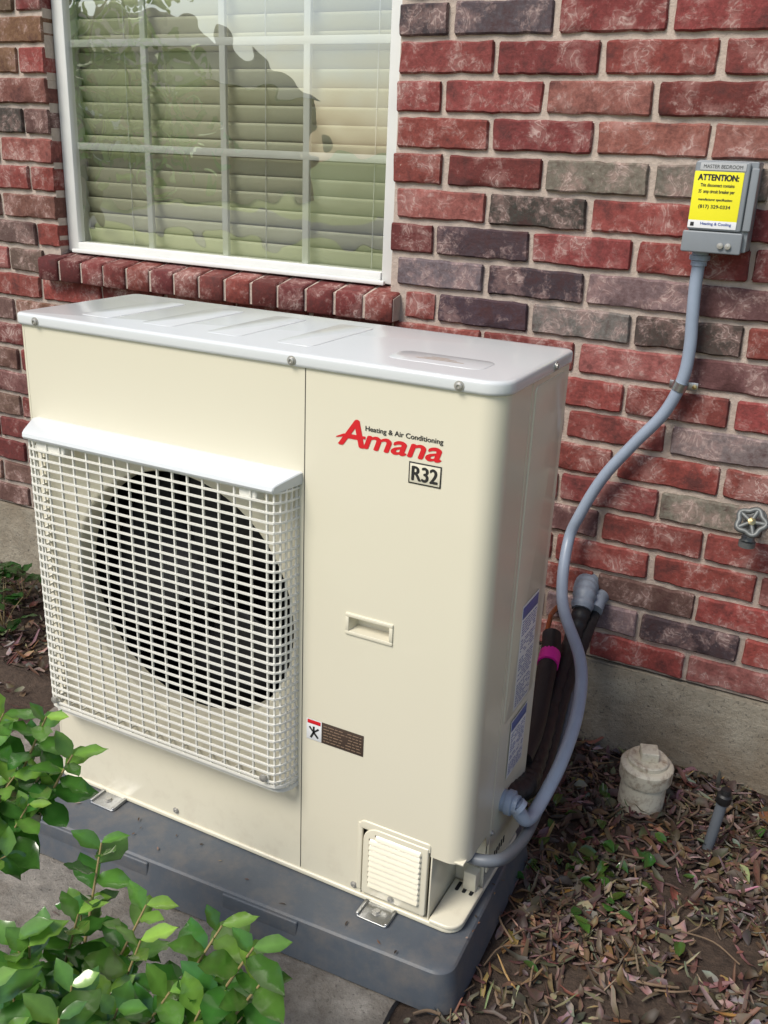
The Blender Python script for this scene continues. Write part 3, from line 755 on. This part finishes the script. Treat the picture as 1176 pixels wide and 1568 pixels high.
def shrub(root,tips,Lb,seed):
    random.seed(seed)
    sh=empty('holly_shrub'); LV=[];LF=[];LC=[];SV=[];SF=[]
    def shoot(a,b,n_leaf,r0,Lf):
        mid=a.lerp(b,.5)+Vector((random.uniform(-.02,.02),random.uniform(-.02,.02),-.02))
        path=cr([a,mid,b],6); v,f=sweep(path,lambda t:r0*(1-.65*t),7); add(SV,SF,v,f)
        tot=(b-a).length
        for i in range(n_leaf):
            t=1-(i/n_leaf)**1.1*min(1,.14/tot)
            k=t*(len(path)-1); i0=int(min(k,len(path)-2)); p=path[i0].lerp(path[i0+1],k-i0); tg=(path[i0+1]-path[i0]).normalized()
            az=i*2.4+random.uniform(-.4,.4); s=tg.orthogonal().normalized(); q=tg.cross(s)
            out=s*math.cos(az)+q*math.sin(az); up=.6 if i<3 else .25
            d=out+tg*up+Vector((0,0,.05)); nr=(tg*1.0+Vector((.15,-.3,1.2))-out*.2+rv()*.45)
            young=max(0,1-i/6)
            g=random.uniform(.7,1.25); c=Vector((.045,.145,.028)).lerp(Vector((.25,.41,.075)),young*random.uniform(.1,1.))*g
            L=Lf*random.uniform(.7,1.15)*(.72 if i<2 else 1)
            leaf(LV,LF,LC,p,d,nr,L,L*random.uniform(.46,.60),c,random.uniform(-.05,.35),random.uniform(.1,.45),6,.25)
    for ti,t in enumerate(tips):
        T=Vector(t); hub=root.lerp(T,.4)+Vector((0,0,-.03))
        v,f=sweep(cr([root+rv()*.02,hub.lerp(root,.3),hub],4),lambda t:.006-.002*t,7); add(SV,SF,v,f)
        shoot(hub,T,13,.0042,Lb)
        T2=T+Vector((random.uniform(-.05,.04),random.uniform(-.10,-.02),random.uniform(-.10,-.04)))
        shoot(hub.lerp(T,.4),T2,9,.003,Lb*.95)
    mobj('branches',SV,SF,M_stem,sh,60); mobj('leaves',LV,LF,M_leaf,sh,-1,LC)
shrub(Vector((.56,-.66,-.11)),tipsA,.066,11)
shrub(Vector((.08,-.55,-.02)),tipsB,.064,5)
lp=empty('low_green_plant'); LV=[];LF=[];LC=[];SV=[];SF=[]
for cxp,cyp in ((-.98,.62),(-1.12,.45),(-1.2,.7),(-.9,.72),(-1.05,.3),(-.8,.55)):
    for _ in range(9):
        b=Vector((cxp,cyp,gz(cxp,cyp))); T=b+Vector((random.uniform(-.1,.1),random.uniform(-.1,.1),random.uniform(.04,.15)))
        v,f=sweep([b,b.lerp(T,.5)+Vector((0,0,.01)),T],.0014,5); add(SV,SF,v,f)
        for k in range(3): leaf(LV,LF,LC,T,Vector((random.gauss(0,1),random.gauss(0,1),.1)),Vector((0,0,1))+rv()*.3,.06,.032,(.025,.075,.02),.2,.15)
mobj('stems',SV,SF,M_stem,lp,60); mobj('leaves',LV,LF,M_leaf,lp,-1,LC)
def tree(x,y,h,cr_,n):
    t=empty('shade_tree'); z0=-.15; SV=[];SF=[];LV=[];LF=[];LC=[]
    top=Vector((x+random.uniform(-.3,.3),y,h*.5))
    v,f=sweep(cr([(x,y,z0),(x+.1,y,h*.25),top],6),lambda t:.16-.08*t,12); add(SV,SF,v,f)
    cl=[]
    for k in range(13):
        a=k*2.4; e=top+Vector((math.cos(a)*cr_*random.uniform(.3,.9),math.sin(a)*cr_*random.uniform(.3,.9),h*random.uniform(-.16,.42)))
        v,f=sweep(cr([Vector((x,y,h*.3)).lerp(top,random.uniform(.2,1)),top.lerp(e,.5)+Vector((0,0,.2)),e],4),lambda t:.06-.045*t,7); add(SV,SF,v,f); cl.append(e)
    for _ in range(n):
        e=random.choice(cl); r=cr_*.5*random.random()**.5; p=e+rv()*r; sd=noise.noise(p*.8)
        if sd<-.2: continue
        g=random.uniform(.7,1.4)*(1+sd*.5); leaf(LV,LF,LC,p,rv(),rv(),.2,.12,(.20*g,.29*g,.08*g),.1,.1,3)
    mobj('trunk',SV,SF,M_bark,t,60); mobj('crown',LV,LF,M_tleaf,t,-1,LC)
tree(-9.0,-7.5,4.6,2.0,2400); tree(-13.2,-7.6,4.8,2.2,2400); tree(-5.0,-16.,5.0,1.6,1600); tree(6.5,-9,6.5,2.4,1600)
nh_=empty('brick_house'); hx0,hx1,hy0,hy1=-33,-17,-27,-19
M_far=simple('far_brick',(.50,.32,.24),.9,.2,4)
box('walls',hx0,hx1,hy0,hy1,-.2,2.9,M_far,nh_,.02)
mobj('roof',[(hx0-.5,hy0-.5,2.9),(hx1+.5,hy0-.5,2.9),(hx1+.5,hy1+.5,2.9),(hx0-.5,hy1+.5,2.9),(hx0+3,(hy0+hy1)/2,5.2),(hx1-3,(hy0+hy1)/2,5.2)],[(0,1,5,4),(1,2,5),(2,3,4,5),(3,0,4),(0,3,2,1)],M_roof,nh_,0)
for i,x in enumerate((-31,-27.5,-20)):
    box('window_%d'%i,x,x+1.5,hy1+.01,hy1+.06,.8,2.2,M_vinyl,nh_,.01); box('pane_%d'%i,x+.1,x+1.4,hy1+.06,hy1+.07,.9,2.1,M_dark,nh_,.002)
box('door',-24,-23,hy1+.01,hy1+.06,-.1,2.05,M_bark,nh_,.01)
# ------------------------------------------------------------------ light
w=bpy.data.worlds.new("World"); scn.world=w; w.use_nodes=True; nt=w.node_tree
sky=nt.nodes.new('ShaderNodeTexSky'); sky.sky_type='NISHITA'; sky.sun_disc=False
EL,RO=math.radians(50),math.radians(205)
sky.sun_elevation=EL; sky.sun_rotation=RO; sky.air_density=1.0; sky.dust_density=2.0; sky.ozone_density=1.0
nt.links.new(sky.outputs[0],nt.nodes['Background'].inputs[0]); nt.nodes['Background'].inputs[1].default_value=.15
sd=bpy.data.lights.new('sun','SUN'); sd.energy=3.5; sd.angle=math.radians(24); sd.color=(1,.95,.86)
so=bpy.data.objects.new('sun',sd); scn.collection.objects.link(so)
sv_=Vector((math.sin(RO)*math.cos(EL),math.cos(RO)*math.cos(EL),math.sin(EL))); so.rotation_euler=sv_.to_track_quat('Z','Y').to_euler(); so.location=(0,0,8)
scn.view_settings.view_transform='Standard'; scn.view_settings.look='None'; scn.view_settings.exposure=0
# ------------------------------------------------------------------ camera
cam=bpy.data.cameras.new('camera'); co=bpy.data.objects.new('camera',cam); scn.collection.objects.link(co); scn.camera=co
r0=Vector((0.88663,0.46081,0.03927)); r1=Vector((0.19517,-0.29584,-0.93509)); r2=Vector((-0.41928,0.83674,-0.35223))
M=Matrix((( r0.x,-r1.x,-r2.x),(r0.y,-r1.y,-r2.y),(r0.z,-r1.z,-r2.z))).to_4x4(); M.translation=Vector((1.3785,-1.239,1.287)); co.matrix_world=M
cam.sensor_fit='VERTICAL'; cam.sensor_height=24; cam.lens=1453.893/1568*24; cam.clip_start=.02; cam.clip_end=1000
